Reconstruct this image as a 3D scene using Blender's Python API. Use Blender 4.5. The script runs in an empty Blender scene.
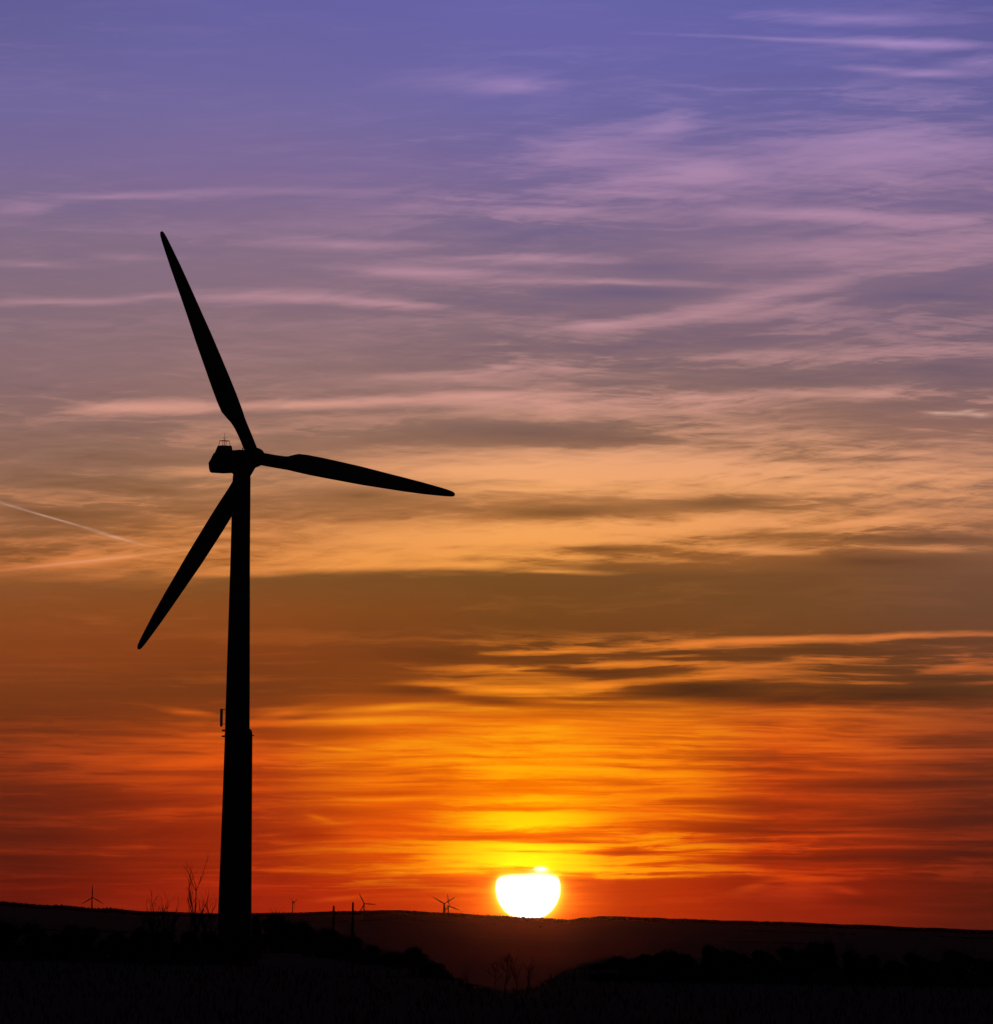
import bpy, bmesh, math, random
from mathutils import Vector, Matrix

scene = bpy.context.scene
COL = scene.collection
R = math.radians
random.seed(7)

# ------------------------------------------------------------------ camera
W, H = 993.0, 1024.0
F = 6926.0                      # focal length in picture widths of pixels: an 8.2 degree telephoto
PITCH, ROLL = R(3.454), R(0.85)
EYE = Vector((0.0, 0.0, 1.7))
_f = Vector((0, math.cos(PITCH), math.sin(PITCH)))
_r0 = Vector((1, 0, 0))
_u0 = Vector((0, -math.sin(PITCH), math.cos(PITCH)))
_r = _r0 * math.cos(ROLL) + _u0 * math.sin(ROLL)
_u = _u0 * math.cos(ROLL) - _r0 * math.sin(ROLL)

cam_data = bpy.data.cameras.new("camera")
cam = bpy.data.objects.new("camera", cam_data)
COL.objects.link(cam)
cam.matrix_world = Matrix(((_r.x, _u.x, -_f.x, EYE.x), (_r.y, _u.y, -_f.y, EYE.y),
                           (_r.z, _u.z, -_f.z, EYE.z), (0, 0, 0, 1)))
cam_data.sensor_fit = 'HORIZONTAL'
cam_data.sensor_width = 36.0
cam_data.lens = 36.0 * F / W
cam_data.clip_start = 1.0
cam_data.clip_end = 90000.0
scene.camera = cam


def ray(px, py):
    return (_f * F + _r * (px - W / 2) - _u * (py - H / 2)).normalized()


def at(px, py, Y):
    """the point at distance Y (along +Y) in the direction of a point of the photograph"""
    d = ray(px, py)
    return EYE + d * (Y / d.y)


def eye_row(px):
    """picture row of eye level (elevation 0) above column px"""
    return 930.0 + (px - 496.5) * math.tan(ROLL)


# ------------------------------------------------------------------ view and light
scene.view_settings.view_transform = 'Standard'
scene.view_settings.look = 'None'
scene.view_settings.exposure = 0.0
scene.view_settings.gamma = 1.0
scene.view_settings.use_curve_mapping = False
scene.render.engine = 'CYCLES'
scene.cycles.use_denoising = True

SUN_DIR = ray(528, 888)
SUN_EL = math.asin(SUN_DIR.z)
SUN_AZ = math.atan2(SUN_DIR.x, SUN_DIR.y)

sun_data = bpy.data.lights.new("sun", 'SUN')
sun_data.energy = 0.0065
sun_data.angle = R(0.53)
sun_data.color = (1.0, 0.12, 0.015)
sun = bpy.data.objects.new("sun", sun_data)
COL.objects.link(sun)
sun.rotation_euler = SUN_DIR.to_track_quat('Z', 'Y').to_euler()
sun.location = (0, 0, 300)


# ------------------------------------------------------------------ sky
def lin(c):
    c = c / 255.0
    return c / 12.92 if c <= 0.04045 else ((c + 0.055) / 1.055) ** 2.4


def build_sky():
    world = bpy.data.worlds.new("World")
    scene.world = world
    world.use_nodes = True
    nt = world.node_tree
    N, Lk = nt.nodes, nt.links
    N.clear()

    def put(sock, v):
        if isinstance(v, bpy.types.NodeSocket):
            Lk.new(v, sock)
        elif isinstance(v, (tuple, list)) and len(v) == 3 and sock.type == 'RGBA':
            sock.default_value = (*v, 1.0)
        else:
            sock.default_value = v

    def M(op, a, b=None, c=None, clamp=False):
        n = N.new('ShaderNodeMath')
        n.operation = op
        n.use_clamp = clamp
        put(n.inputs[0], a)
        if b is not None:
            put(n.inputs[1], b)
        if c is not None:
            put(n.inputs[2], c)
        return n.outputs[0]

    def xyz(x, y, z=0.0):
        n = N.new('ShaderNodeCombineXYZ')
        put(n.inputs[0], x); put(n.inputs[1], y); put(n.inputs[2], z)
        return n.outputs[0]

    def smooth(v, a, b, lo=0.0, hi=1.0):
        n = N.new('ShaderNodeMapRange')
        n.interpolation_type = 'SMOOTHSTEP'
        put(n.inputs[0], v)
        n.inputs[1].default_value = a; n.inputs[2].default_value = b
        n.inputs[3].default_value = lo; n.inputs[4].default_value = hi
        return n.outputs[0]

    def mix(fac, a, b, blend='MIX'):
        n = N.new('ShaderNodeMix')
        n.data_type = 'RGBA'; n.blend_type = blend
        put(n.inputs[0], fac); put(n.inputs[6], a); put(n.inputs[7], b)
        return n.outputs[2]

    def noise(u, v, su, sv, z, detail=5.0, rough=0.55, dist=0.0):
        n = N.new('ShaderNodeTexNoise')
        n.noise_dimensions = '3D'
        put(n.inputs['Vector'], xyz(M('MULTIPLY', u, 1.0 / su), M('MULTIPLY', v, 1.0 / sv), z))
        n.inputs['Scale'].default_value = 1.0
        n.inputs['Detail'].default_value = detail
        n.inputs['Roughness'].default_value = rough
        n.inputs['Distortion'].default_value = dist
        return n.outputs[0]

    # direction -> azimuth and elevation -> cloud-deck coordinates: u runs along the decks, v down towards
    # the horizon, the decks dipping 0.85 degrees to the right; one unit is 0.0083 degrees of sky
    tc = N.new('ShaderNodeTexCoord')
    sp = N.new('ShaderNodeSeparateXYZ')
    Lk.new(tc.outputs['Generated'], sp.inputs[0])
    az = M('ARCTAN2', sp.outputs[0], sp.outputs[1])
    el = M('ARCSINE', sp.outputs[2])
    a = M('MULTIPLY', M('MULTIPLY', az, M('COSINE', el)), F)
    b = M('MULTIPLY', M('SUBTRACT', el, PITCH), F)
    U = M('ADD', M('MULTIPLY_ADD', a, math.cos(ROLL), W / 2), M('MULTIPLY', b, math.sin(ROLL)))
    V = M('ADD', M('MULTIPLY_ADD', b, -math.cos(ROLL), H / 2), M('MULTIPLY', a, math.sin(ROLL)))

    # domain warp: long low waves, then fine fraying
    w1 = M('SUBTRACT', noise(U, V, 260, 70, 3.1, 2, 0.45), 0.5)
    w2 = M('SUBTRACT', noise(U, V, 110, 18, 7.7, 3, 0.5), 0.5)
    w3 = M('SUBTRACT', noise(U, V, 120, 40, 21.3, 3, 0.5), 0.5)
    Vw = M('ADD', M('MULTIPLY_ADD', w1, 16.0, V), M('MULTIPLY', w2, 4.0))
    Uw = M('MULTIPLY_ADD', w3, 90.0, U)

    # streaky texture of the cirrus
    n1 = noise(Uw, Vw, 260, 26, 1.3, 6, 0.56, 0.0)
    Vup = M('MULTIPLY_ADD', Uw, 0.13, Vw)          # fibres combed up to the right
    Vdn = M('MULTIPLY_ADD', Uw, -0.07, Vw)         # and down to the right
    n2 = noise(Uw, Vup, 85, 10.0, 12.9, 6, 0.62, 0.25)
    n5 = noise(Uw, Vdn, 62, 6.0, 63.0, 6, 0.64, 0.25)
    n6 = noise(Uw, Vw, 170, 7.0, 71.0, 6, 0.6, 0.15)
    n4 = noise(U, V, 300, 75, 51.0, 2, 0.5)
    n3 = noise(Uw, Vw, 420, 60, 33.0, 3, 0.5)

    COLS = (0, 250, 400, 528, 650, 780, 993)
    LO, HI = -300.0, 980.0

    def ramp(fac, stops):
        n = N.new('ShaderNodeValToRGB')
        put(n.inputs[0], fac)
        cr = n.color_ramp
        cr.interpolation = 'LINEAR'
        for i, (p, c) in enumerate(stops):
            e = cr.elements[i] if i < 2 else cr.elements.new(0.5)
        for e, (p, c) in zip(cr.elements, stops):
            e.position = p
        for e, (p, c) in zip(cr.elements, stops):
            e.color = (*c, 1.0)
        return n.outputs[0]

    def fill(row):
        """a row gives 1, 3, 5 or 7 colours along the deck: spread to the seven columns"""
        k = len(row)
        if k == 1:
            return [row[0]] * 7
        if k == 3:
            l, m, r = row
            mid = lambda p, q, t: tuple(x + (y - x) * t for x, y in zip(p, q))
            return [l, mid(l, m, .45), mid(l, m, .8), m, mid(m, r, .25), mid(m, r, .6), r]
        if k == 5:
            q = row
            mid = lambda p, s: tuple((x + y) / 2 for x, y in zip(p, s))
            return [q[0], q[1], mid(q[1], q[2]), q[2], mid(q[2], q[3]), q[3], q[4]]
        return list(row)

    def sheet(rows, vv, uu):
        rows = [(v, fill(c)) for v, c in rows]
        fac = M('MULTIPLY_ADD', vv, 1.0 / (HI - LO), -LO / (HI - LO), clamp=True)
        out = None
        for k, cu in enumerate(COLS):
            stops = [((v - LO) / (HI - LO), tuple(lin(x) for x in c[k])) for v, c in rows]
            col = ramp(fac, stops)
            out = col if out is None else mix(smooth(uu, COLS[k - 1], cu), out, col)
        return out

    base = sheet(BASE, M('MULTIPLY_ADD', M('SUBTRACT', n3, 0.5), 18.0, V), U)
    lit = sheet(LIT, V, U)
    dark = sheet(DARK, V, U)

    # how strongly the streak texture shows at each height, on the two sides
    def curve(rows):
        fac = M('MULTIPLY_ADD', V, 1.0 / (HI - LO), -LO / (HI - LO), clamp=True)
        r_ = ramp(fac, [((v - LO) / (HI - LO), (x, x, x)) for v, x in rows])
        return r_
    def to_val(c):
        n = N.new('ShaderNodeRGBToBW'); Lk.new(c, n.inputs[0]); return n.outputs[0]
    ampL, ampR = to_val(curve(AMP_LEFT)), to_val(curve(AMP_RIGHT))
    sideR = smooth(U, 330, 620)
    amp = M('ADD', M('MULTIPLY', ampL, M('SUBTRACT', 1.0, sideR)), M('MULTIPLY', ampR, sideR))
    cen = lambda n, k: M('MULTIPLY', M('SUBTRACT', n, 0.5), k)
    # thin overlapping sheets: each brightens downwards and ends in a crisper lower edge
    n8 = noise(Uw, Vw, 330, 44, 81.0, 6, 0.6, 0.0)
    ph = M('FRACT', M('MULTIPLY_ADD', n8, 4.2, M('MULTIPLY', Vw, 1.0 / 34.0)))
    saw = M('MINIMUM', ph, M('MULTIPLY', M('SUBTRACT', 1.0, ph), 3.0))
    sheets = M('MULTIPLY', M('SUBTRACT', M('MULTIPLY', saw, saw), 0.22), smooth(n3, 0.38, 0.60))
    high = M('ADD', M('ADD', cen(n1, 3.0), cen(n2, 1.7)), M('ADD', cen(n5, 1.5), M('MULTIPLY', sheets, 1.25)))
    low = M('ADD', M('ADD', cen(n1, 3.2), cen(n6, 3.6)), M('ADD', cen(n5, 0.7), M('MULTIPLY', sheets, 1.0)))
    where = smooth(V, 590, 690)
    tex = M('ADD', M('MULTIPLY', high, M('SUBTRACT', 1.0, where)), M('MULTIPLY', low, where))
    tex = M('MULTIPLY', tex, M('MAXIMUM', M('MULTIPLY_ADD', M('SUBTRACT', n4, 0.5), 3.0, 0.9), 0.2))

    # the named streaks: soft spindles in the warped coordinates
    P = xyz(M('MULTIPLY_ADD', w3, 30.0, U), M('ADD', M('MULTIPLY_ADD', w1, 9.0, V), M('MULTIPLY', w2, 4.0)))
    PV = xyz(U, M('MULTIPLY_ADD', w1, 1.5, V))

    def spindle(acc, s, pos):
        u0, v0, L, T, slope, k = s
        m = N.new('ShaderNodeMapping')
        m.vector_type = 'TEXTURE'
        Lk.new(pos, m.inputs[0])
        m.inputs[1].default_value = (u0, v0, 0)
        m.inputs[2].default_value = (0, 0, math.atan(slope))
        m.inputs[3].default_value = (L, T, 1)
        g = N.new('ShaderNodeTexGradient')
        g.gradient_type = 'QUADRATIC_SPHERE'
        Lk.new(m.outputs[0], g.inputs[0])
        return M('MULTIPLY_ADD', g.outputs[1], k, acc)

    acc = 0.0
    for s in STREAKS:
        acc = spindle(acc, s, P)
    fray = M('ADD', M('MULTIPLY_ADD', n2, 1.5, -0.1), M('ADD', M('MULTIPLY', n5, 0.5), cen(n1, 1.0)))
    acc = M('MULTIPLY', acc, M('MAXIMUM', M('MULTIPLY', fray, 1.65), 0.25))
    t = M('MULTIPLY_ADD', tex, amp, acc)
    sharp = 0.0
    for s in SHARP:
        sharp = spindle(sharp, s, PV)
    t = M('ADD', t, sharp)
    trail = 0.0
    for s in TRAILS:
        trail = spindle(trail, s, PV)
    trail = M('MULTIPLY', trail, M('MULTIPLY_ADD', n2, 1.6, 0.1), clamp=True)
    col = mix(M('MULTIPLY_ADD', M('EXPONENT', M('MULTIPLY', M('MAXIMUM', t, 0.0), -1.25)), -1.2, 1.2), base, lit)
    col = mix(M('MULTIPLY_ADD', M('EXPONENT', M('MINIMUM', M('MULTIPLY', t, 1.3), 0.0)), -1.05, 1.05), col, dark)

    col = mix(trail, col, tuple(lin(x) for x in (226, 184, 164)))

    # aureole and the sun's disc, its top cut off by a bank of cloud
    su, sv = 528.0, 888.0
    du, dv = M('SUBTRACT', U, su), M('SUBTRACT', V, sv)
    rr = M('SQRT', M('ADD', M('MULTIPLY', du, du), M('MULTIPLY', dv, dv)))
    ell = M('SQRT', M('ADD', M('MULTIPLY', M('MULTIPLY', du, du), 0.45), M('MULTIPLY', M('MULTIPLY', dv, dv), 3.2)))
    glow = M('EXPONENT', M('MULTIPLY', ell, -1.0 / 46.0))
    glow = M('MULTIPLY', glow, smooth(M('MULTIPLY_ADD', w2, 6.0, V), 874.0, 884.0, 1.0, 0.30))
    edge0 = M('MULTIPLY_ADD', w2, 5.0, V)
    glow = M('ADD', glow, M('MULTIPLY', M('EXPONENT', M('MULTIPLY', M('MAXIMUM', M('SUBTRACT', rr, 32.0), 0.0), -1.0 / 14.0)), smooth(edge0, 868.0, 884.0, 0.45, 1.0)))
    glow = M('MULTIPLY', glow, M('MINIMUM', M('MAXIMUM', M('MULTIPLY_ADD', t, 0.8, 0.75), 0.2), 1.4))
    col = mix(1.0, col, mix(1.0, (0.95, 0.27, 0.0), xyz(glow, glow, glow), 'MULTIPLY'), 'ADD')
    near = M('EXPONENT', M('MULTIPLY', M('MAXIMUM', M('SUBTRACT', rr, 31.0), 0.0), -1.0 / 4.5))
    q = M('MULTIPLY', M('ABSOLUTE', du), 1.0 / 33.0)
    q2 = M('MULTIPLY', q, q)
    edge = M('MULTIPLY_ADD', M('MULTIPLY', q2, q2), -4.0, M('MULTIPLY_ADD', w2, 5.0, V))
    cut = smooth(edge, 873.0, 880.0)
    gap = 0.0
    gap = spindle(gap, (541.0, 868.8, 10.5, 4.0, 0.03, 1.1), PV)
    gap = spindle(gap, (540.0, 873.0, 20.0, 5.0, 0.03, 0.25), PV)
    seen = M('MINIMUM', M('ADD', cut, M('MULTIPLY', gap, 1.0)), 1.0)
    disc = M('MULTIPLY', smooth(rr, 29.6, 33.4, 1.0, 0.0), seen)
    k1 = M('MULTIPLY', near, M('MULTIPLY', smooth(edge, 866.0, 884.0), 0.9))
    col = mix(1.0, col, mix(1.0, (1.1, 0.85, 0.06), xyz(k1, k1, k1), 'MULTIPLY'), 'ADD')
    col = mix(disc, col, (2.6, 2.4, 1.9))

    # the rest of the sky: clear dusk air all round
    sky = N.new('ShaderNodeTexSky')
    sky.sky_type = 'NISHITA'
    sky.sun_disc = False
    sky.sun_elevation = SUN_EL
    sky.sun_rotation = SUN_AZ
    sky.altitude = 300.0
    sky.air_density = 1.6
    sky.dust_density = 3.0
    sky.ozone_density = 2.0
    clear = mix(1.0, sky.outputs[0], (SKY_STRENGTH,) * 3, 'MULTIPLY')
    part = M('MULTIPLY', smooth(el, R(8.6), R(15.0), 1.0, 0.0),
             smooth(M('ABSOLUTE', az), R(9.0), R(32.0), 1.0, 0.0))
    final = mix(part, clear, col)
    bg = N.new('ShaderNodeBackground')
    Lk.new(final, bg.inputs[0])
    bg.inputs[1].default_value = 1.0
    out = N.new('ShaderNodeOutputWorld')
    Lk.new(bg.outputs[0], out.inputs[0])
    world.cycles.sampling_method = 'MANUAL'
    world.cycles.sample_map_resolution = 1024


SKY_STRENGTH = 0.006
# rows of sky colour from high to low: (height, colours along the deck from south-west to north-west)
BASE = [
 (-300, [(70, 74, 132)]),
 (-80, [(90, 88, 148), (97, 94, 161), (88, 88, 150)]),
 (0, [(98, 93, 150), (101, 97, 161), (104, 100, 168), (101, 98, 166), (95, 92, 155)]),
 (60, [(106, 99, 154), (108, 101, 160), (107, 101, 166), (104, 100, 164), (100, 95, 154)]),
 (110, [(113, 103, 155), (116, 105, 158), (112, 104, 162), (108, 101, 158), (106, 99, 154)]),
 (170, [(122, 105, 147), (126, 106, 150), (124, 106, 152), (126, 107, 150), (132, 109, 148)]),
 (250, [(132, 109, 130), (134, 110, 132), (131, 108, 133), (131, 107, 133), (133, 108, 133)]),
 (320, [(135, 109, 119), (138, 110, 119), (135, 108, 119), (130, 104, 120), (124, 101, 118)]),
 (380, [(140, 108, 110), (145, 111, 108), (146, 112, 108), (140, 108, 106), (132, 103, 108)]),
 (430, [(144, 108, 98), (148, 110, 96), (146, 109, 92), (152, 110, 90), (150, 108, 96)]),
 (480, [(148, 106, 82), (166, 117, 84), (186, 126, 82), (180, 124, 84), (172, 120, 92)]),
 (530, [(152, 98, 62), (174, 108, 58), (190, 120, 60), (176, 112, 60), (160, 106, 74)]),
 (558, [(156, 94, 50), (170, 100, 46), (172, 104, 46), (150, 92, 48), (130, 86, 60)]),
 (576, [(140, 84, 44), (124, 78, 38), (120, 76, 36), (117, 74, 40), (116, 76, 54)]),
 (610, [(138, 74, 34), (140, 74, 30), (120, 71, 30), (117, 72, 37), (111, 72, 50)]),
 (650, [(136, 66, 28), (134, 64, 25), (116, 64, 26), (116, 66, 30), (114, 66, 42)]),
 (690, [(122, 58, 25), (120, 58, 23), (150, 72, 18), (116, 62, 24), (98, 56, 30)]),
 (720, [(112, 50, 22), (140, 60, 20), (228, 104, 16), (246, 126, 12), (240, 120, 15), (200, 84, 20), (140, 62, 30)]),
 (760, [(128, 48, 20), (182, 64, 17), (244, 118, 10), (255, 138, 5), (250, 124, 9), (205, 75, 16), (138, 54, 26)]),
 (800, [(106, 37, 18), (166, 51, 15), (240, 102, 9), (255, 128, 0), (246, 112, 8), (190, 60, 14), (114, 42, 22)]),
 (840, [(98, 32, 16), (156, 43, 13), (226, 78, 9), (252, 122, 0), (228, 84, 8), (172, 48, 13), (104, 35, 18)]),
 (873, [(98, 28, 14), (166, 42, 11), (250, 105, 0), (178, 44, 12), (100, 31, 15)]),
 (881, [(102, 25, 12), (166, 38, 12), (205, 45, 3), (150, 34, 12), (94, 28, 14)]),
 (920, [(96, 23, 12), (158, 34, 13), (205, 45, 4), (146, 33, 12), (90, 27, 14)]),
 (980, [(80, 20, 10), (140, 30, 8), (80, 24, 12)]),
]
LIT = [
 (-300, [(110, 104, 168)]),
 (0, [(158, 134, 194)]),
 (120, [(163, 134, 180)]),
 (200, [(172, 134, 165)]),
 (280, [(184, 139, 154)]),
 (340, [(192, 143, 148)]),
 (400, [(210, 152, 138)]),
 (440, [(206, 142, 118), (230, 164, 126), (218, 154, 122)]),
 (490, [(214, 142, 98), (246, 170, 106), (232, 158, 108)]),
 (560, [(218, 130, 72), (244, 160, 76), (220, 138, 86)]),
 (640, [(205, 95, 40), (240, 132, 44), (214, 116, 60)]),
 (690, [(190, 80, 30), (252, 142, 30), (196, 92, 40)]),
 (725, [(180, 72, 26), (238, 100, 22), (252, 156, 18), (255, 176, 16), (254, 164, 18), (240, 112, 22), (180, 78, 34)]),
 (780, [(160, 56, 24), (230, 84, 14), (252, 150, 9), (255, 176, 6), (253, 154, 9), (238, 94, 14), (164, 60, 28)]),
 (830, [(138, 44, 20), (214, 66, 12), (255, 214, 4), (226, 76, 12), (140, 46, 24)]),
 (875, [(136, 38, 18), (214, 62, 12), (255, 214, 10), (220, 66, 10), (130, 40, 20)]),
 (900, [(122, 32, 16), (190, 50, 20), (240, 90, 8), (186, 52, 24), (118, 36, 20)]),
 (980, [(90, 24, 12)]),
]
DARK = [
 (-300, [(62, 66, 122)]),
 (0, [(84, 84, 148)]),
 (200, [(102, 92, 140)]),
 (300, [(102, 88, 120)]),
 (400, [(106, 84, 92)]),
 (450, [(118, 84, 68)]),
 (500, [(118, 76, 44), (122, 80, 42), (122, 82, 58)]),
 (560, [(104, 64, 34), (108, 66, 30), (96, 62, 44)]),
 (640, [(104, 50, 20), (84, 48, 20), (90, 52, 32)]),
 (695, [(96, 44, 18), (76, 42, 18), (74, 42, 24)]),
 (725, [(84, 38, 20), (126, 48, 14), (214, 92, 6), (128, 54, 18), (86, 42, 24)]),
 (780, [(92, 34, 18), (140, 42, 12), (236, 92, 0), (134, 44, 14), (82, 36, 22)]),
 (830, [(84, 28, 16), (142, 36, 10), (232, 76, 0), (120, 36, 12), (72, 28, 20)]),
 (880, [(80, 22, 12), (136, 30, 10), (206, 46, 0), (116, 28, 10), (72, 24, 14)]),
 (980, [(70, 18, 10)]),
]
AMP_LEFT = [(-300, .1), (0, .05), (160, .12), (240, .22), (340, .16), (380, .22), (440, .36), (500, .7), (560, .85),
            (580, .07), (690, .12), (735, .4), (762, .95), (785, .6), (880, .62), (905, .3)]
AMP_RIGHT = [(-300, .1), (0, .13), (80, .18), (140, .42), (200, .5), (260, .56), (330, .42), (380, .72), (460, .95), (555, 1.0),
             (574, .06), (630, .05), (650, .9), (700, .95), (740, 1.1), (870, 1.1), (885, .3)]
# (u, v, half length, half thickness, slope, strength): + sunlit, - in shade
STREAKS = [
 (330, 567, 270, 8, -.015, .9), (480, 566, 150, 7, .02, .6), (230, 574, 120, 6, -.03, .5), (560, 572, 90, 4, .02, .5),
 (905, 47, 130, 10, .04, .85), (800, 42, 240, 5, .05, .35), (930, 77, 100, 7, .0, .42), (985, 66, 70, 12, 0, .4),
 (840, 20, 200, 12, .04, .3), (870, 72, 130, 7, .05, .3), (515, 87, 80, 14, 0, .5), (470, 80, 150, 22, 0, .2),
 (672, 122, 60, 26, -.2, .42), (600, 140, 130, 16, -.12, .3),
 (690, 172, 120, 22, .02, .95), (620, 182, 160, 20, -.05, .45), (860, 170, 280, 70, -.03, .45), (880, 135, 150, 16, -.05, .4),
 (920, 150, 170, 26, 0, .5), (830, 217, 250, 11, .06, .8), (950, 225, 150, 18, .02, .6), (560, 213, 170, 14, .02, .5),
 (640, 195, 190, 9, .03, .45), (870, 250, 280, 30, -.05, .4), (560, 160, 150, 22, -.08, .3),
 (110, 197, 230, 9, -.03, .4), (20, 208, 90, 14, -.05, .35), (300, 193, 160, 7, 0, .25), (340, 243, 140, 11, .02, .5),
 (530, 258, 180, 12, .02, .55), (430, 272, 150, 11, .03, .55), (600, 283, 190, 7, .02, .55), (270, 298, 150, 12, 0, .7),
 (390, 305, 150, 10, .06, .75), (60, 304, 140, 8, -.02, .5), (150, 297, 120, 7, -.1, .25), (40, 265, 100, 8, .03, .25),
 (130, 258, 90, 10, 0, .2),
 (600, 326, 70, 9, -.08, .7), (680, 318, 140, 14, -.15, .6), (760, 297, 150, 15, -.18, .5), (800, 308, 120, 10, -.18, .45),
 (900, 270, 160, 13, -.1, .5), (940, 305, 90, 10, .05, .3), (630, 293, 120, 14, 0, -.6), (930, 298, 130, 16, 0, -.55),
 (700, 337, 200, 20, 0, -.3), (660, 268, 90, 16, 0, -.35),
 (140, 408, 130, 13, -.02, 1.1), (320, 404, 280, 10, -.03, .9), (480, 398, 130, 11, -.02, .7), (460, 375, 170, 11, -.04, .55),
 (580, 368, 170, 11, .02, .55), (560, 405, 190, 26, 0, .6), (700, 400, 220, 28, 0, .45), (780, 362, 130, 14, .04, .45),
 (870, 395, 130, 9, 0, .65), (960, 350, 130, 9, -.06, .45),
 (530, 433, 190, 20, 0, -.5), (800, 385, 160, 12, 0, -.35), (640, 440, 160, 12, 0, -.4), (950, 370, 90, 12, 0, -.35),
 (860, 455, 170, 8, .02, .65), (190, 472, 100, 11, -.02, .5), (200, 486, 100, 8, 0, .4),
 (640, 472, 340, 36, 0, .9), (480, 472, 280, 32, 0, .75), (760, 480, 260, 18, .02, .45), (900, 480, 220, 24, 0, .45),
 (620, 530, 320, 22, -.05, 1.2), (700, 520, 200, 16, -.08, .75), (430, 540, 280, 30, -.02, 1.0), (340, 557, 270, 20, -.02, 1.2),
 (540, 556, 230, 10, .02, .8), (760, 550, 110, 9, .06, .7), (910, 548, 120, 9, .02, .85), (880, 520, 220, 18, 0, .45),
 (150, 552, 210, 20, -.05, .6), (90, 563, 170, 10, -.1, .5), (110, 577, 170, 16, 0, .35),
 (730, 502, 150, 15, -.02, -.8), (570, 513, 130, 11, -.05, -.8), (590, 547, 110, 8, 0, -.6), (950, 540, 140, 10, 0, -.6),
 (880, 562, 170, 16, 0, -.7), (360, 497, 120, 14, 0, -.6), (60, 515, 110, 16, 0, -.5), (150, 490, 100, 10, 0, -.35),
 (560, 651, 170, 6, -.03, 1.0), (760, 641, 280, 7, -.03, 1.0), (940, 637, 150, 7, 0, .7), (520, 668, 130, 8, 0, 1.1),
 (640, 664, 130, 9, 0, .9), (750, 668, 150, 9, 0, .75), (860, 660, 170, 8, -.03, .5), (720, 677, 140, 9, -.04, .85),
 (510, 690, 130, 8, .02, 1.1), (450, 683, 100, 7, 0, .7), (600, 686, 90, 8, 0, 1.0), (960, 668, 100, 12, 0, .5),
 (850, 682, 110, 8, 0, .45),
 (700, 691, 130, 15, 0, -1.4), (500, 703, 90, 8, .06, -1.0), (450, 655, 120, 12, 0, -.5), (840, 650, 280, 11, -.03, -.5),
 (900, 696, 180, 15, 0, -1.1), (600, 675, 90, 8, 0, -.5), (790, 701, 160, 11, 0, -1.0), (420, 690, 90, 10, 0, -.6),
 (930, 680, 130, 8, 0, -.5),
 (290, 715, 80, 11, 0, .7), (330, 722, 190, 8, -.02, .9), (400, 708, 110, 7, -.08, .8), (190, 712, 50, 6, .1, .5),
 (215, 733, 70, 5, 0, .5), (300, 719, 60, 8, 0, -.6), (340, 734, 140, 12, 0, -.6), (90, 757, 170, 10, .02, .85),
 (170, 765, 140, 11, 0, .7), (240, 760, 130, 14, 0, .6), (322, 818, 34, 6, .3, .5), (315, 836, 46, 8, 0, -1.0),
 (528, 821, 170, 20, .02, 1.8), (490, 846, 170, 11, 0, 1.1), (500, 861, 190, 16, 0, 1.4), (545, 800, 160, 10, 0, .35), (500, 808, 150, 6, .01, -.6), (560, 785, 170, 6, -.01, -.5), (530, 852, 120, 4, .02, -.7), (600, 868, 110, 9, 0, .9),
 (640, 877, 210, 5, 0, 1.0), (760, 872, 220, 5, 0, .6), (560, 748, 240, 26, 0, .3),
 (860, 785, 220, 15, -.02, -1.2), (700, 828, 170, 12, .02, -1.2), (620, 852, 70, 8, 0, -.9), (850, 857, 260, 12, 0, -.9),
 (800, 807, 170, 10, 0, -.6), (900, 820, 220, 14, 0, -.6), (720, 758, 130, 10, 0, -.6), (920, 740, 130, 10, 0, -.6),
 (860, 725, 130, 9, 0, -.5), (130, 800, 170, 14, 0, -.5), (350, 813, 130, 9, 0, -.6), (400, 860, 150, 10, 0, -.6),
 (170, 832, 170, 14, 0, -.5), (380, 795, 160, 7, 0, -.5), (510, 836, 120, 6, 0, -.9), (560, 842, 90, 5, 0, -.8),
 (803, 889, 84, 18, 0, .55), (808, 880, 84, 5, -.02, .6), (756, 888, 34, 9, -.25, .35), (848, 891, 30, 6, .2, .35), (335, 899, 50, 5, -.1, .5),
 (860, 900, 60, 10, 0, -.35),
]
# vapour trails and other lines with a crisp edge
SHARP = [
 (110, 559, 170, 3.4, -.11, .6), (340, 749, 46, 3.2, .07, 1.2), (300, 744, 26, 2.6, .05, .6), (330, 721, 120, 2.6, -.02, .5),
]
TRAILS = [
 (50, 518, 130, 2.0, .285, .58), (-40, 491, 90, 2.0, .285, .58), (95, 561, 150, 2.4, -.11, .32), (115, 538, 46, 2.2, .27, .55),
 (960, 415, 44, 4.2, .0, .7), (936, 414, 26, 3, .04, .5), (980, 417, 20, 5, .0, .6), (968, 412, 16, 3, -.1, .5),
]
build_sky()

# ------------------------------------------------------------------ helpers
import bisect
from mathutils import noise as mnoise


def material(name, build):
    m = bpy.data.materials.new(name)
    m.use_nodes = True
    nt = m.node_tree
    build(nt, nt.nodes['Principled BSDF'])
    return m


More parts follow.
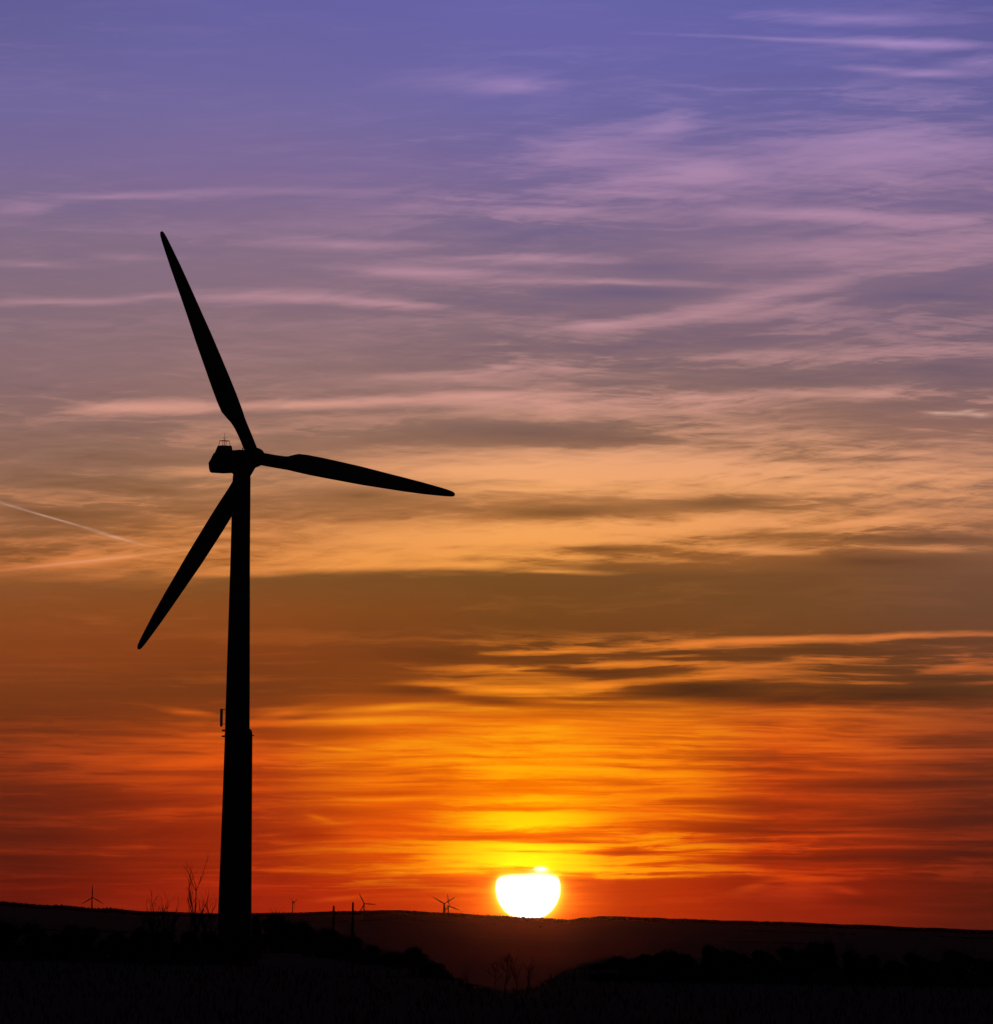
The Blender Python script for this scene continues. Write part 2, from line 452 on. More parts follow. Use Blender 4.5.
def mottled(name, c1, c2, scale, rough=0.8, bump=0.0, spec=0.3, coords='Object', detail=6.0):
    def b(nt, p):
        tc = nt.nodes.new('ShaderNodeTexCoord')
        n = nt.nodes.new('ShaderNodeTexNoise')
        n.inputs['Scale'].default_value = scale
        n.inputs['Detail'].default_value = detail
        nt.links.new(tc.outputs[coords], n.inputs['Vector'])
        r = nt.nodes.new('ShaderNodeValToRGB')
        r.color_ramp.elements[0].position = 0.32
        r.color_ramp.elements[1].position = 0.68
        r.color_ramp.elements[0].color = (*c1, 1)
        r.color_ramp.elements[1].color = (*c2, 1)
        nt.links.new(n.outputs[0], r.inputs[0])
        nt.links.new(r.outputs[0], p.inputs['Base Color'])
        p.inputs['Roughness'].default_value = rough
        p.inputs['Specular IOR Level'].default_value = spec
        if bump:
            bp = nt.nodes.new('ShaderNodeBump')
            bp.inputs['Strength'].default_value = bump
            nt.links.new(n.outputs[0], bp.inputs['Height'])
            nt.links.new(bp.outputs[0], p.inputs['Normal'])
    return material(name, b)


MAT = {
    'tower': mottled('tower_paint', (.36, .37, .37), (.42, .42, .41), .35, .6, 0, .25),
    'blade': mottled('blade_gelcoat', (.40, .41, .41), (.46, .46, .45), .25, .5, 0, .25),
    'nacelle': mottled('nacelle_shell', (.36, .37, .37), (.42, .42, .41), .6, .6, 0, .25),
    'steel': mottled('galvanised_steel', (.16, .16, .17), (.24, .24, .25), 4, .55, 0, .4),
    'concrete': mottled('concrete', (.22, .21, .20), (.30, .29, .27), 2.5, .9, .2),
    'wood': mottled('weathered_wood', (.08, .06, .045), (.13, .10, .075), 6, .9, .3),
    'bark': mottled('bark', (.045, .035, .028), (.08, .062, .05), 8, .95, .3, .1),
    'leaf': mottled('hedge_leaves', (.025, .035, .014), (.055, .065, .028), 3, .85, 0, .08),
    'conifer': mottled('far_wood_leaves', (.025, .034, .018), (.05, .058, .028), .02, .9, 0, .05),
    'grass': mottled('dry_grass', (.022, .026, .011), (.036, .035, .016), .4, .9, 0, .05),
}


def ground_material():
    def b(nt, p):
        L = nt.links
        tc = nt.nodes.new('ShaderNodeTexCoord')
        vor = nt.nodes.new('ShaderNodeTexVoronoi')          # field parcels
        vor.inputs['Scale'].default_value = 0.0016
        n = nt.nodes.new('ShaderNodeTexNoise')
        n.inputs['Scale'].default_value = 0.02
        n.inputs['Detail'].default_value = 8
        n2 = nt.nodes.new('ShaderNodeTexNoise')
        n2.inputs['Scale'].default_value = 1.3
        n2.inputs['Detail'].default_value = 8
        for q in (vor, n, n2):
            L.new(tc.outputs['Object'], q.inputs['Vector'])
        sep = nt.nodes.new('ShaderNodeSeparateColor')
        L.new(vor.outputs['Color'], sep.inputs[0])
        r1 = nt.nodes.new('ShaderNodeValToRGB')
        cr = r1.color_ramp
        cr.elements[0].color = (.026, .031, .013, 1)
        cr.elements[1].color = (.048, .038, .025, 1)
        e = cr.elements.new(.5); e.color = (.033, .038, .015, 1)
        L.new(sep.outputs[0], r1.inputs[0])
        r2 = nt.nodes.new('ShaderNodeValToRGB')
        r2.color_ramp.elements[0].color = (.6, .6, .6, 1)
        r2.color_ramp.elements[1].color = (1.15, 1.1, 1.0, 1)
        L.new(n.outputs[0], r2.inputs[0])
        mx = nt.nodes.new('ShaderNodeMix'); mx.data_type = 'RGBA'; mx.blend_type = 'MULTIPLY'
        mx.inputs[0].default_value = 1
        L.new(r1.outputs[0], mx.inputs[6]); L.new(r2.outputs[0], mx.inputs[7])
        L.new(mx.outputs[2], p.inputs['Base Color'])
        p.inputs['Roughness'].default_value = .95
        p.inputs['Specular IOR Level'].default_value = .05
        bp = nt.nodes.new('ShaderNodeBump'); bp.inputs['Strength'].default_value = .5
        bp.inputs['Distance'].default_value = .1
        L.new(n2.outputs[0], bp.inputs['Height']); L.new(bp.outputs[0], p.inputs['Normal'])
    return material('meadow_and_fields', b)


MAT['ground'] = ground_material()


def link(name, bm, mat, parent=None, smooth=True, loc=(0, 0, 0)):
    me = bpy.data.meshes.new(name)
    bmesh.ops.recalc_face_normals(bm, faces=bm.faces[:])
    bm.to_mesh(me)
    bm.free()
    if smooth:
        for p in me.polygons:
            p.use_smooth = True
    me.materials.append(mat)
    o = bpy.data.objects.new(name, me)
    COL.objects.link(o)
    o.parent = parent
    o.location = loc
    return o


def from_lists(name, vs, fs, mat, parent=None, smooth=False, loc=(0, 0, 0)):
    me = bpy.data.meshes.new(name)
    me.from_pydata(vs, [], fs)
    me.update()
    if smooth:
        for p in me.polygons:
            p.use_smooth = True
    me.materials.append(mat)
    o = bpy.data.objects.new(name, me)
    COL.objects.link(o)
    o.parent = parent
    o.location = loc
    return o


def thing(name, label, category, loc, group=None):
    o = bpy.data.objects.new(name, None)
    COL.objects.link(o)
    o.location = loc
    o.empty_display_size = 0.5
    o['label'] = label
    o['category'] = category
    if group:
        o['group'] = group
    return o


def box(bm, x0, x1, y0, y1, z0, z1, bevel=0.0):
    r = bmesh.ops.create_cube(bm, size=1.0)
    vs = r['verts']
    for v in vs:
        v.co = Vector(((x0 + x1) / 2 + v.co.x * (x1 - x0), (y0 + y1) / 2 + v.co.y * (y1 - y0),
                       (z0 + z1) / 2 + v.co.z * (z1 - z0)))
    if bevel:
        es = list({e for v in vs for e in v.link_edges})
        bmesh.ops.bevel(bm, geom=es, offset=bevel, segments=2, profile=0.5, affect='EDGES')


def loft(bm, rings, caps=True):
    """rings of equal numbers of points -> a closed skin"""
    rows = [[bm.verts.new(p) for p in ring] for ring in rings]
    n = len(rows[0])
    for a, b in zip(rows, rows[1:]):
        for i in range(n):
            bm.faces.new((a[i], a[(i + 1) % n], b[(i + 1) % n], b[i]))
    if caps:
        bm.faces.new(rows[0][::-1])
        bm.faces.new(rows[-1])


def circle(r, z, n=32, cx=0.0, cy=0.0):
    return [(cx + r * math.cos(2 * math.pi * i / n), cy + r * math.sin(2 * math.pi * i / n), z) for i in range(n)]


def tube(bm, pts, radii, n=6):
    rings = []
    for i, p in enumerate(pts):
        a = pts[max(i - 1, 0)]; b = pts[min(i + 1, len(pts) - 1)]
        d = (Vector(b) - Vector(a)).normalized()
        x = d.orthogonal().normalized()
        y = d.cross(x)
        rings.append([Vector(p) + (x * math.cos(2 * math.pi * k / n) + y * math.sin(2 * math.pi * k / n)) * radii[i]
                      for k in range(n)])
    # keep the rings from twisting
    for a, b in zip(rings, rings[1:]):
        best = min(range(n), key=lambda s: sum((a[k] - b[(k + s) % n]).length_squared for k in range(n)))
        b[:] = b[best:] + b[:best]
    loft(bm, rings)


# ------------------------------------------------------------------ ground: one sheet out to the horizon
SKYLINE = [(-400, 886), (0, 901), (60, 905), (110, 908), (160, 911), (230, 913), (300, 912), (350, 910.5), (400, 909.5),
           (450, 912), (500, 915), (545, 917.5), (575, 919), (590, 917), (610, 915.5), (660, 917), (680, 918.2),
           (740, 920), (785, 921.3), (860, 924), (930, 927), (993, 929.5), (1400, 946)]
RIDGE = 13000.0
CANOPY = 9.0


def skyline(u):
    xs = [p[0] for p in SKYLINE]
    if u <= xs[0]:
        return SKYLINE[0][1]
    if u >= xs[-1]:
        return SKYLINE[-1][1]
    i = bisect.bisect(xs, u)
    (a, va), (b, vb) = SKYLINE[i - 1], SKYLINE[i]
    t = (u - a) / (b - a)
    t = t * t * (3 - 2 * t)
    return va + (vb - va) * t


def sstep(x, a, b):
    t = min(1, max(0, (x - a) / (b - a)))
    return t * t * (3 - 2 * t)


def ground(x, y):
    d = math.hypot(x, y)
    az = math.atan2(x, y)
    u = 496.5 + max(-900, min(900, az * F))
    back = sstep(abs(az), R(20), R(60))                      # behind and beside the camera the plateau goes on
    near = -0.0018 * min(d, 1300.0) + 0.10 * mnoise.noise(Vector((x / 23, y / 23, 0))) * sstep(d, 5, 60)
    near += 0.5 * mnoise.noise(Vector((x / 160, y / 160, 3))) * sstep(d, 60, 300) * sstep(d, 1500, 900)
    gap = math.exp(-((u - 510) / 88.0) ** 4)
    edge = 1350.0 - 1180.0 * gap - 450.0 * sstep(u, 560, 640)
    edge = edge * (1 - back) + 2500 * back
    fall = sstep(d, edge, edge + 1900.0)
    floor_ = -43.0 + 5.0 * mnoise.noise(Vector((x / 900, y / 900, 9)))
    top = EYE.z + (eye_row(u) - skyline(u)) * RIDGE / F - CANOPY
    top = top * (1 - back) + 10 * back
    rise = sstep(d, 6500.0, RIDGE)
    far = floor_ + (top - floor_) * rise
    far += 2.5 * mnoise.noise(Vector((x / 600, y / 600, 5))) * sstep(d, 7000, 9000) * sstep(d, 12600, 11500)
    far -= 30.0 * sstep(d, RIDGE + 300, RIDGE + 4500)
    return near * (1 - fall) + far * fall


def build_ground():
    azs = [-180 + 6 * i for i in range(28)]
    azs += [-12 + 1.0 * i for i in range(7)]
    azs += [-5 + 0.05 * i for i in range(201)]
    azs += [6 + 1.0 * i for i in range(7)]
    azs += [18 + 6 * i for i in range(27)]
    azs = sorted(set(round(a, 3) for a in azs))
    ds = []
    d = 1.5
    while d < 60000:
        ds.append(d)
        step = 1.045 if d < 9000 or d > 14500 else 1.012
        d *= step
    vs = [(0, 0, ground(0, 0.001))]
    n = len(azs)
    for d in ds:
        for a in azs:
            x, y = d * math.sin(R(a)), d * math.cos(R(a))
            vs.append((x, y, ground(x, y)))
    fs = [(0, 1 + (i + 1) % n, 1 + i) for i in range(n)]
    for j in range(len(ds) - 1):
        p, q = 1 + j * n, 1 + (j + 1) * n
        for i in range(n):
            k = (i + 1) % n
            fs.append((p + i, p + k, q + k, q + i))
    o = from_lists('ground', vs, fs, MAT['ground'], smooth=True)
    o['kind'] = 'structure'
    return o


build_ground()


# ------------------------------------------------------------------ woods along the far ridge (one mass)
def build_far_wood():
    rnd = random.Random(3)
    vs, fs = [], []

    def crown(x, y, z, h, r, spiky):
        b = len(vs)
        prof = ((0.0, .25), (.3, 1.0), (.65, .6), (1.0, .04)) if spiky else ((0.0, .35), (.3, 1.0), (.75, .8), (1.0, .15))
        k = 6
        for t, rr in prof:
            for i in range(k):
                an = 2 * math.pi * (i + rnd.random() * .5) / k
                q = r * rr * rnd.uniform(.75, 1.2)
                vs.append((x + q * math.cos(an), y + q * math.sin(an), z + h * t * rnd.uniform(.93, 1.03)))
        for j in range(len(prof) - 1):
            for i in range(k):
                m = (i + 1) % k
                fs.append((b + j * k + i, b + j * k + m, b + (j + 1) * k + m, b + (j + 1) * k + i))
        fs.append(tuple(b + (len(prof) - 1) * k + i for i in range(k)))

    for row in range(9):
        d0 = RIDGE - 260 + row * 65
        az = -5.2
        while az < 5.2:
            az += rnd.uniform(.012, .03)
            d = d0 + rnd.uniform(-30, 30)
            u = 496.5 + R(az) * F
            x, y = d * math.sin(R(az)), d * math.cos(R(az))
            # taller, ragged stand on the left hill and behind the sun; even forest edge elsewhere
            rag = 2.6 if u < 130 else (2.4 if 490 < u < 570 else (1.5 if 660 < u < 700 or 770 < u < 800 else .7))
            h = CANOPY - .6 + rnd.uniform(-1, 1) * rag * .6
            if rnd.random() < .05:
                h += rag * .8
            crown(x, y, ground(x, y) - .5, h, rnd.uniform(2.2, 4.2), rnd.random() < .5)
    o = from_lists('far_wood', vs, fs, MAT['conifer'])
    o['kind'] = 'stuff'
    o['label'] = 'dark woods covering the far ridge below the sunset sky'
    o['category'] = 'woods'
    # copses and hedgerows on the slope below
    vs.clear(); fs.clear()
    for c in range(10):
        d0 = rnd.uniform(8200, 12000)
        a0 = rnd.uniform(-4.6, 4.6)
        wd = rnd.uniform(.3, 1.0)
        for i in range(int(wd * 260) + 8):
            a = a0 + rnd.gauss(0, wd * .5)
            d = d0 + rnd.gauss(0, 25) + 120 * (a - a0)
            x, y = d * math.sin(R(a)), d * math.cos(R(a))
            crown(x, y, ground(x, y) - .5, rnd.uniform(1.5, 3.0), rnd.uniform(2.0, 4), False)
    o = from_lists('hedgerow_woods', vs, fs, MAT['conifer'])
    o['kind'] = 'stuff'
    o['label'] = 'dark copses and hedgerows on the slope below the ridge'
    o['category'] = 'woods'


build_far_wood()

# ------------------------------------------------------------------ the wind turbine
DIST = 1000.0
AX = at(241.4, 490, DIST).x                      # the tower's axis
BASE = Vector((AX, DIST, ground(AX, DIST)))
M_PER_PX = 1.0 / F * DIST


def height_at(py, px=242):
    return at(px, py, DIST).z - BASE.z


AXIS = Vector((.5667, -.8180, .0981)).normalized()  # rotor axis, towards the wind: right and towards the camera
E1 = Vector((.8180, .5667, 0)).normalized()
E2 = AXIS.cross(E1).normalized()
hubw = at(254.2, 457.6, DIST - 2.66)
over = (hubw.x - AX) / AXIS.x
HUB = Vector((hubw.x - BASE.x, AXIS.y * over, hubw.z - BASE.z))
YAW = math.atan2(AXIS.y, AXIS.x)


def frame(xa, ya, za, o):
    return Matrix(((xa.x, ya.x, za.x, o.x), (xa.y, ya.y, za.y, o.y), (xa.z, ya.z, za.z, o.z), (0, 0, 0, 1)))


CHORD = [(.025, 1.85, 1.0), (.055, 1.85, 1.0), (.10, 1.87, .95), (.14, 1.95, .80), (.17, 2.2, .62), (.195, 2.65, .48), (.225, 3.08, .38),
         (.27, 3.2, .33), (.34, 3.17, .29), (.43, 3.02, .26), (.53, 2.83, .23), (.63, 2.48, .21), (.74, 2.13, .19), (.84, 1.76, .18),
         (.92, 1.33, .17), (.96, 1.08, .16), (.985, .84, .16), (.996, .56, .16), (1.0, .3, .16)]


def airfoil(c, t, k, n=22):
    """section of chord c, relative thickness t; k = 1 round root, 0 full aerofoil; x towards the leading edge"""
    pts = []
    for i in range(n):
        a = 2 * math.pi * i / n
        x = math.cos(a)
        y = math.sin(a)
        s = (x + 1) / 2                              # 1 at the leading edge, 0 at the trailing edge
        taper = (s ** .85) * 1.35 * (1 - .12 * s)
        yf = y * taper * t * .5 + .02 * (1 - x * x)
        yr = y * .5
        xf = x * .5
        pts.append((c * (xf * (1 - k) + xf * k), c * (yf * (1 - k) + yr * k)))
    return pts


def blade_mesh(Rb, chords, bend, name='blade'):
    bm = bmesh.new()
    rings = []
    for f, c, t in chords:
        k = max(0.0, min(1.0, (t - .42) / .5))
        k = k * k * (3 - 2 * k)
        sec = airfoil(c, t if t < .6 else .6, k)
        ph = R(22 - 20 * min(1, max(0, (f - .12) / .6)) ** .7)
        le = .5 - .14 * min(1, max(0, (f - .12) / .1)) * (1 - min(1, max(0, (f - .25) / .55)) * .75)
        off = -c * (.5 - le)
        ring = []
        for x, y in sec:
            x += off
            # leading edge turned into the wind (local -Y is upwind)
            X = x * math.cos(ph) + y * math.sin(ph)
            Y = -x * math.sin(ph) + y * math.cos(ph)
            ring.append((X, Y + bend * f * f, f * Rb))
        rings.append(ring)
    loft(bm, rings)
    me = bpy.data.meshes.new(name)
    bmesh.ops.recalc_face_normals(bm, faces=bm.faces[:])
    bm.to_mesh(me); bm.free()
    for p in me.polygons:
        p.use_smooth = True
    me.materials.append(MAT['blade'])
    return me


def blade_frame(th, o, ax, e1, e2):
    d = e1 * math.cos(th) + e2 * math.sin(th)
    t = e1 * math.sin(th) - e2 * math.cos(th)
    return frame(t, d.cross(t), d, o)


def project(p):
    v = Vector(p) - EYE
    z = v.dot(_f)
    return W / 2 + F * v.dot(_r) / z, H / 2 - F * v.dot(_u) / z


TIPS = [(161.3, 231), (455, 494.3), (138, 648.5)]
BEND = .21


def fit():
    best = None
    for i in range(0, 400):
        th = R(110 + i * .02)
        for Rb in (35.0, 35.1, 35.2, 35.27, 35.35, 35.5):
            e = 0
            for k, (tx, ty) in enumerate(TIPS):
                a = th - k * 2 * math.pi / 3
                p = BASE + HUB + (E1 * math.cos(a) + E2 * math.sin(a)) * Rb - AXIS * BEND
                x, y = project(p)
                e += (x - tx) ** 2 + (y - ty) ** 2
            if best is None or e < best[0]:
                best = (e, th, Rb)
    return best


err, TH, RB = fit()
print('rotor fit', round(err, 2), round(math.degrees(TH), 2), RB, 'hub', tuple(round(x, 2) for x in HUB), 'overhang', round(over, 2))


def build_turbine():
    t = thing('wind_turbine', 'tall three-bladed wind turbine in black silhouette, by far the largest turbine', 'wind turbine', BASE)
    # tower: (picture row, radius in metres)
    prof = [(474.5, 1.24), (478, 1.30), (490, 1.32), (560, 1.42), (640, 1.60), (690, 1.71), (740, 1.80), (800, 1.96), (850, 2.12),
            (900, 2.28), (930, 2.38)]
    bm = bmesh.new()
    rings = [circle(2.46, -.3, 48), circle(2.44, .4, 48)]
    for v, r in reversed(prof):
        rings.append(circle(r, height_at(v), 48))
    loft(bm, rings)
    tw = link('tower', bm, MAT['tower'], t)
    for v in (600, 735, 850):                                  # bolted flanges between the tower's sections
        r = 0
        for (va, ra), (vb, rb) in zip(prof, prof[1:]):
            if va <= v <= vb:
                r = ra + (rb - ra) * (v - va) / (vb - va)
        bm = bmesh.new()
        z = height_at(v)
        loft(bm, [circle(r + .015, z - .09, 48), circle(r + .035, z - .07, 48), circle(r + .035, z + .07, 48), circle(r + .015, z + .09, 48)])
        link('flange', bm, MAT['tower'], tw)
    bm = bmesh.new()
    box(bm, -.5, .5, -2.50, -2.34, .9, 3.1, .04)
    dr = link('door', bm, MAT['steel'], t)
    bm = bmesh.new()
    tube(bm, [(.36, -2.56, 1.8), (.36, -2.56, 2.05)], [.025, .025], 8)
    link('handle', bm, MAT['steel'], dr)
    bm = bmesh.new()
    for k in range(5):
        box(bm, -.7, .7, -2.62 - .28 * (k + 1), -2.62 - .28 * k + .0, .72 - .17 * k, .75 - .17 * k)
    for sx in (-.72, .72):
        tube(bm, [(sx, -2.6, .74), (sx, -4.05, -.1)], [.04, .04], 8)
        tube(bm, [(sx, -2.7, .7), (sx, -2.7, 1.7), (sx, -4.0, .9), (sx, -4.0, -.1)], [.025] * 4, 8)
    link('entrance_steps', bm, MAT['steel'], t)
    bm = bmesh.new()
    loft(bm, [circle(4.2, -.9, 40), circle(4.2, .05, 40), circle(4.1, .12, 40)])
    link('foundation', bm, MAT['concrete'], t)

    # yaw bearing between tower and nacelle
    bm = bmesh.new()
    zt = height_at(474.5)
    loft(bm, [circle(1.24, zt, 40), circle(1.45, zt + .25, 40), circle(1.5, HUB.z - 1.55, 40)])
    link('yaw_bearing', bm, MAT['nacelle'], t)

    # nacelle, in its own frame: x along the rotor axis, y across, z up
    ax_h = Vector((AXIS.x, AXIS.y, 0)).normalized()
    side = Vector((-ax_h.y, ax_h.x, 0))
    bm = bmesh.new()
    outline = [(-6.80, -1.52), (-6.62, -1.80), (-2.0, -1.92), (.9, -1.80), (1.25, -1.2), (1.25, .95), (.9, 1.22), (-3.6, 1.24), (-5.3, 1.26), (-5.75, 1.1), (-6.95, -.35)]
    hw = 1.36
    rows = []
    for y, sh in ((-hw, .72), (-hw * .93, .9), (-hw * .72, 1.0), (hw * .72, 1.0), (hw * .93, .9), (hw, .72)):
        ring = []
        for x, z in outline:
            cx, cz = -2.7, -.3
            ring.append((cx + (x - cx) * (.94 + .06 * sh if sh < 1 else 1), y, cz + (z - cz) * sh))
        rows.append(ring)
    loft(bm, rows)
    nac = link('nacelle', bm, MAT['nacelle'], t, smooth=False)
    nac.location = (0, 0, HUB.z)
    nac.rotation_euler = (0, 0, YAW)
    bm = bmesh.new()
    loft(bm, [[(-6.0, -.95, .9), (-4.0, -.95, .9), (-4.0, .95, .9), (-6.0, .95, .9)],
              [(-5.72, -.92, 1.4), (-4.0, -.92, 1.4), (-4.0, .92, 1.4), (-5.72, .92, 1.4)],
              [(-5.30, -.84, 2.06), (-4.08, -.84, 2.06), (-4.08, .84, 2.06), (-5.30, .84, 2.06)],
              [(-5.22, -.76, 2.12), (-4.16, -.76, 2.12), (-4.16, .76, 2.12), (-5.22, .76, 2.12)]])
    link('cooler_hood', bm, MAT['nacelle'], nac, smooth=False)
    bm = bmesh.new()
    ps = [(-5.35, -.65), (-5.35, .65), (-4.2, .65), (-4.2, -.65)]
    q = [(-5.2, -.55), (-5.2, .55), (-4.35, .55), (-4.35, -.55)]
    for (a, b), (c, d) in zip(ps, q):
        tube(bm, [(a, b, 2.05), (c, d, 2.82)], [.04, .035], 6)
    for z in (2.82,):
        for i in range(4):
            a, b = q[i], q[(i + 1) % 4]
            tube(bm, [(a[0], a[1], z), (b[0], b[1], z)], [.05, .05], 6)
    link('roof_railing', bm, MAT['steel'], nac)
    bm = bmesh.new()
    tube(bm, [(-4.75, 0, 2.05), (-4.75, 0, 3.95)], [.045, .025], 6)
    tube(bm, [(-4.75, -.22, 3.1), (-4.75, .22, 3.1)], [.02, .02], 6)
    for s in (-.22, .22):
        tube(bm, [(-4.75, s, 3.1), (-4.75, s, 3.28)], [.03, .02], 6)
    link('wind_sensor', bm, MAT['steel'], nac)
    bm = bmesh.new()
    tube(bm, [(.95, -.5, 1.2), (.95, -.5, 1.52)], [.07, .09], 8)
    link('beacon', bm, MAT['steel'], nac)

    # rotor hub and nose
    bm = bmesh.new()
    loft(bm, [circle(rr, zz, 36) for zz, rr in ((-1.35, 1.25), (-1.2, 1.42), (-.2, 1.46), (.55, 1.40), (1.1, 1.2), (1.55, .86), (1.85, .45), (1.95, .08))])
    hb = link('rotor_hub', bm, MAT['nacelle'], t)
    hb.matrix_basis = frame(E1, E2, AXIS, HUB)
    me = blade_mesh(RB, CHORD, BEND)
    for k in range(3):
        o = bpy.data.objects.new('blade', me)
        COL.objects.link(o)
        o.parent = t
        o.matrix_basis = blade_frame(TH - k * 2 * math.pi / 3, HUB, AXIS, E1, E2)

    # phone-mast aerials clamped round the tower, with their cable duct down the right side
    zc = height_at(718)
    r0 = 1.76
    for an, dz, h in ((R(183), 0, 2.55), (R(262), -.2, 2.1), (R(95), -.2, 2.1)):
        c, s = math.cos(an), math.sin(an)
        out = Vector((c, s, 0)); lat = Vector((-s, c, 0))
        bm = bmesh.new()
        box(bm, -.17, .22, -.22, .22, -h / 2, h / 2, .05)
        m = frame(out, lat, Vector((0, 0, 1)), out * 2.30 + Vector((0, 0, zc + dz)))
        bmesh.ops.transform(bm, matrix=m, verts=bm.verts[:])
        pa = link('aerial_panel', bm, MAT['steel'], t, smooth=False)
        for zz in (h * .47, -h * .35):
            bm = bmesh.new()
            tube(bm, [out * (r0 - .05) + Vector((0, 0, zc + dz + zz)), out * 2.26 + Vector((0, 0, zc + dz + zz))], [.05, .05], 6)
            link('bracket', bm, MAT['steel'], pa)
        for zz in (-h * .72, -h * 1.05):
            bm = bmesh.new()
            m = frame(out, lat, Vector((0, 0, 1)), out * 2.06 + Vector((0, 0, zc + dz + zz)))
            box(bm, -.33, .17, -.16, .16, -.12, .12, .03)
            bmesh.ops.transform(bm, matrix=m, verts=bm.verts[:])
            link('cable_box', bm, MAT['steel'], pa, smooth=False)
    for an in (R(-12),):
        c, s = math.cos(an), math.sin(an)
        out = Vector((c, s, 0)); lat = Vector((-s, c, 0))
        bm = bmesh.new()
        stations = [(729, 1.78), (733, 1.785), (740, 1.80), (800, 1.96), (850, 2.12), (900, 2.28), (930, 2.38)]
        dep = .38
        rings = []
        for v, r in stations:
            z = height_at(v)
            dd = dep * (.45 if v < 730 else 1 if v < 760 else 1 - .55 * min(1, (v - 760) / 140))
            rings.append([out * (r - .12) + lat * .42 + Vector((0, 0, z)), out * (r + dd) + lat * .36 + Vector((0, 0, z)),
                          out * (r + dd) - lat * .36 + Vector((0, 0, z)), out * (r - .12) - lat * .42 + Vector((0, 0, z))])
        rings.append([Vector((p.x, p.y, .1)) + (Vector((p.x, p.y, 0)).normalized() * .1) for p in rings[-1]])
        loft(bm, rings)
        cd = link('cable_duct', bm, MAT['steel'], t, smooth=False)
        if an < 0:
            bm = bmesh.new()
            z = height_at(735.5)
            tube(bm, [out * 2.1 + Vector((0, 0, z)), out * 2.52 + Vector((0, 0, z))], [.10, .07], 8)
            link('clamp', bm, MAT['steel'], cd)
    return t


build_turbine()


# ------------------------------------------------------------------ small turbines far off
FAR_BLADE = blade_mesh(22.0, [(f, max(c * .62, .4), th) for f, c, th in CHORD], .2, 'blade')


def far_turbine(u, v, rpx, ang, d, yaw, label, tower=None):
    hub = at(u, v, d)
    Rm = rpx * d / F
    k = Rm / 22.0
    n = Vector((math.sin(yaw), -math.cos(yaw), .05)).normalized()
    base = Vector((hub.x + 3 * k * math.sin(yaw) * -1, hub.y + 3 * k * math.cos(yaw), 0))
    base.z = ground(base.x, base.y)
    t = thing('small_wind_turbine', label, 'wind turbine', base, 'small wind turbines far off on the ridge')
    h = hub - base
    bm = bmesh.new()
    loft(bm, [circle(1.5 * k, -1.0, 20), circle(1.35 * k, h.z * .4, 20), circle(.85 * k, h.z - 1.2 * k, 20)])
    link('tower', bm, MAT['tower'], t)
    bm = bmesh.new()
    box(bm, -1.3 * k, 1.3 * k, -1.6 * k, 5.6 * k, -1.25 * k, 1.35 * k, .3 * k)
    nac = link('nacelle', bm, MAT['nacelle'], t, smooth=False)
    nac.location = (h.x, h.y, h.z)
    nac.rotation_euler = (0, 0, yaw)
    e1 = Vector((math.cos(yaw), math.sin(yaw), 0))
    e2 = n.cross(e1).normalized()
    if e2.z < 0:
        e2 = -e2
    hc = h + n * (2.2 * k)
    bm = bmesh.new()
    loft(bm, [circle(rr * k, zz * k, 16) for zz, rr in ((-.9, 1.1), (0, 1.2), (.9, .9), (1.5, .1))])
    hb = link('rotor_hub', bm, MAT['nacelle'], t)
    hb.matrix_basis = frame(e1, e2, n, hc)
    for q in range(3):
        o = bpy.data.objects.new('blade', FAR_BLADE)
        COL.objects.link(o)
        o.parent = t
        o.matrix_basis = blade_frame(R(ang) - q * 2 * math.pi / 3, hc, n, e1, e2) @ Matrix.Scale(k, 4)
    return t


far_turbine(92.3, 897.6, 12.5, 91, 13600, R(12), 'tiny wind turbine alone on the wooded hill, one blade pointing straight up')
far_turbine(293.6, 902.6, 8.0, 150, 15500, R(60), 'smallest far wind turbine, turned nearly edge-on behind the round bush')
far_turbine(364.3, 903.9, 12.0, 118, 11500, R(10), 'tiny wind turbine beside the two thin poles, one blade pointing right')
far_turbine(444.3, 903.8, 13.5, 152, 13500, R(15), 'tiny wind turbine nearest the sun with two blades raised in a V')
far_turbine(449.0, 906.4, 13.0, 100, 14300, R(20), 'lower tiny wind turbine overlapping its twin, one blade reaching towards the sun')


# ------------------------------------------------------------------ two thin poles
def pole(u, vtop, d, label):
    p = at(u, vtop, d)
    g = ground(p.x, p.y)
    h = p.z - g
    t = thing('wooden_pole', label, 'pole', (p.x, p.y, g), 'thin poles beyond the hedge')
    bm = bmesh.new()
    loft(bm, [circle(.13, -.5, 12), circle(.12, h * .5, 12, .01), circle(.095, h - .12, 12, .02)])
    s = link('shaft', bm, MAT['wood'], t)
    bm = bmesh.new()
    loft(bm, [circle(.06, h - .13, 10, .02), circle(.07, h - .08, 10, .02), circle(.03, h, 10, .02)])
    link('cap', bm, MAT['steel'], t)


pole(333.6, 905.3, 700, 'shorter thin pole standing in front of the hill, nearer the round bush')
pole(352.8, 901.6, 690, 'taller thin pole standing in front of the hill beside the tiny turbine')


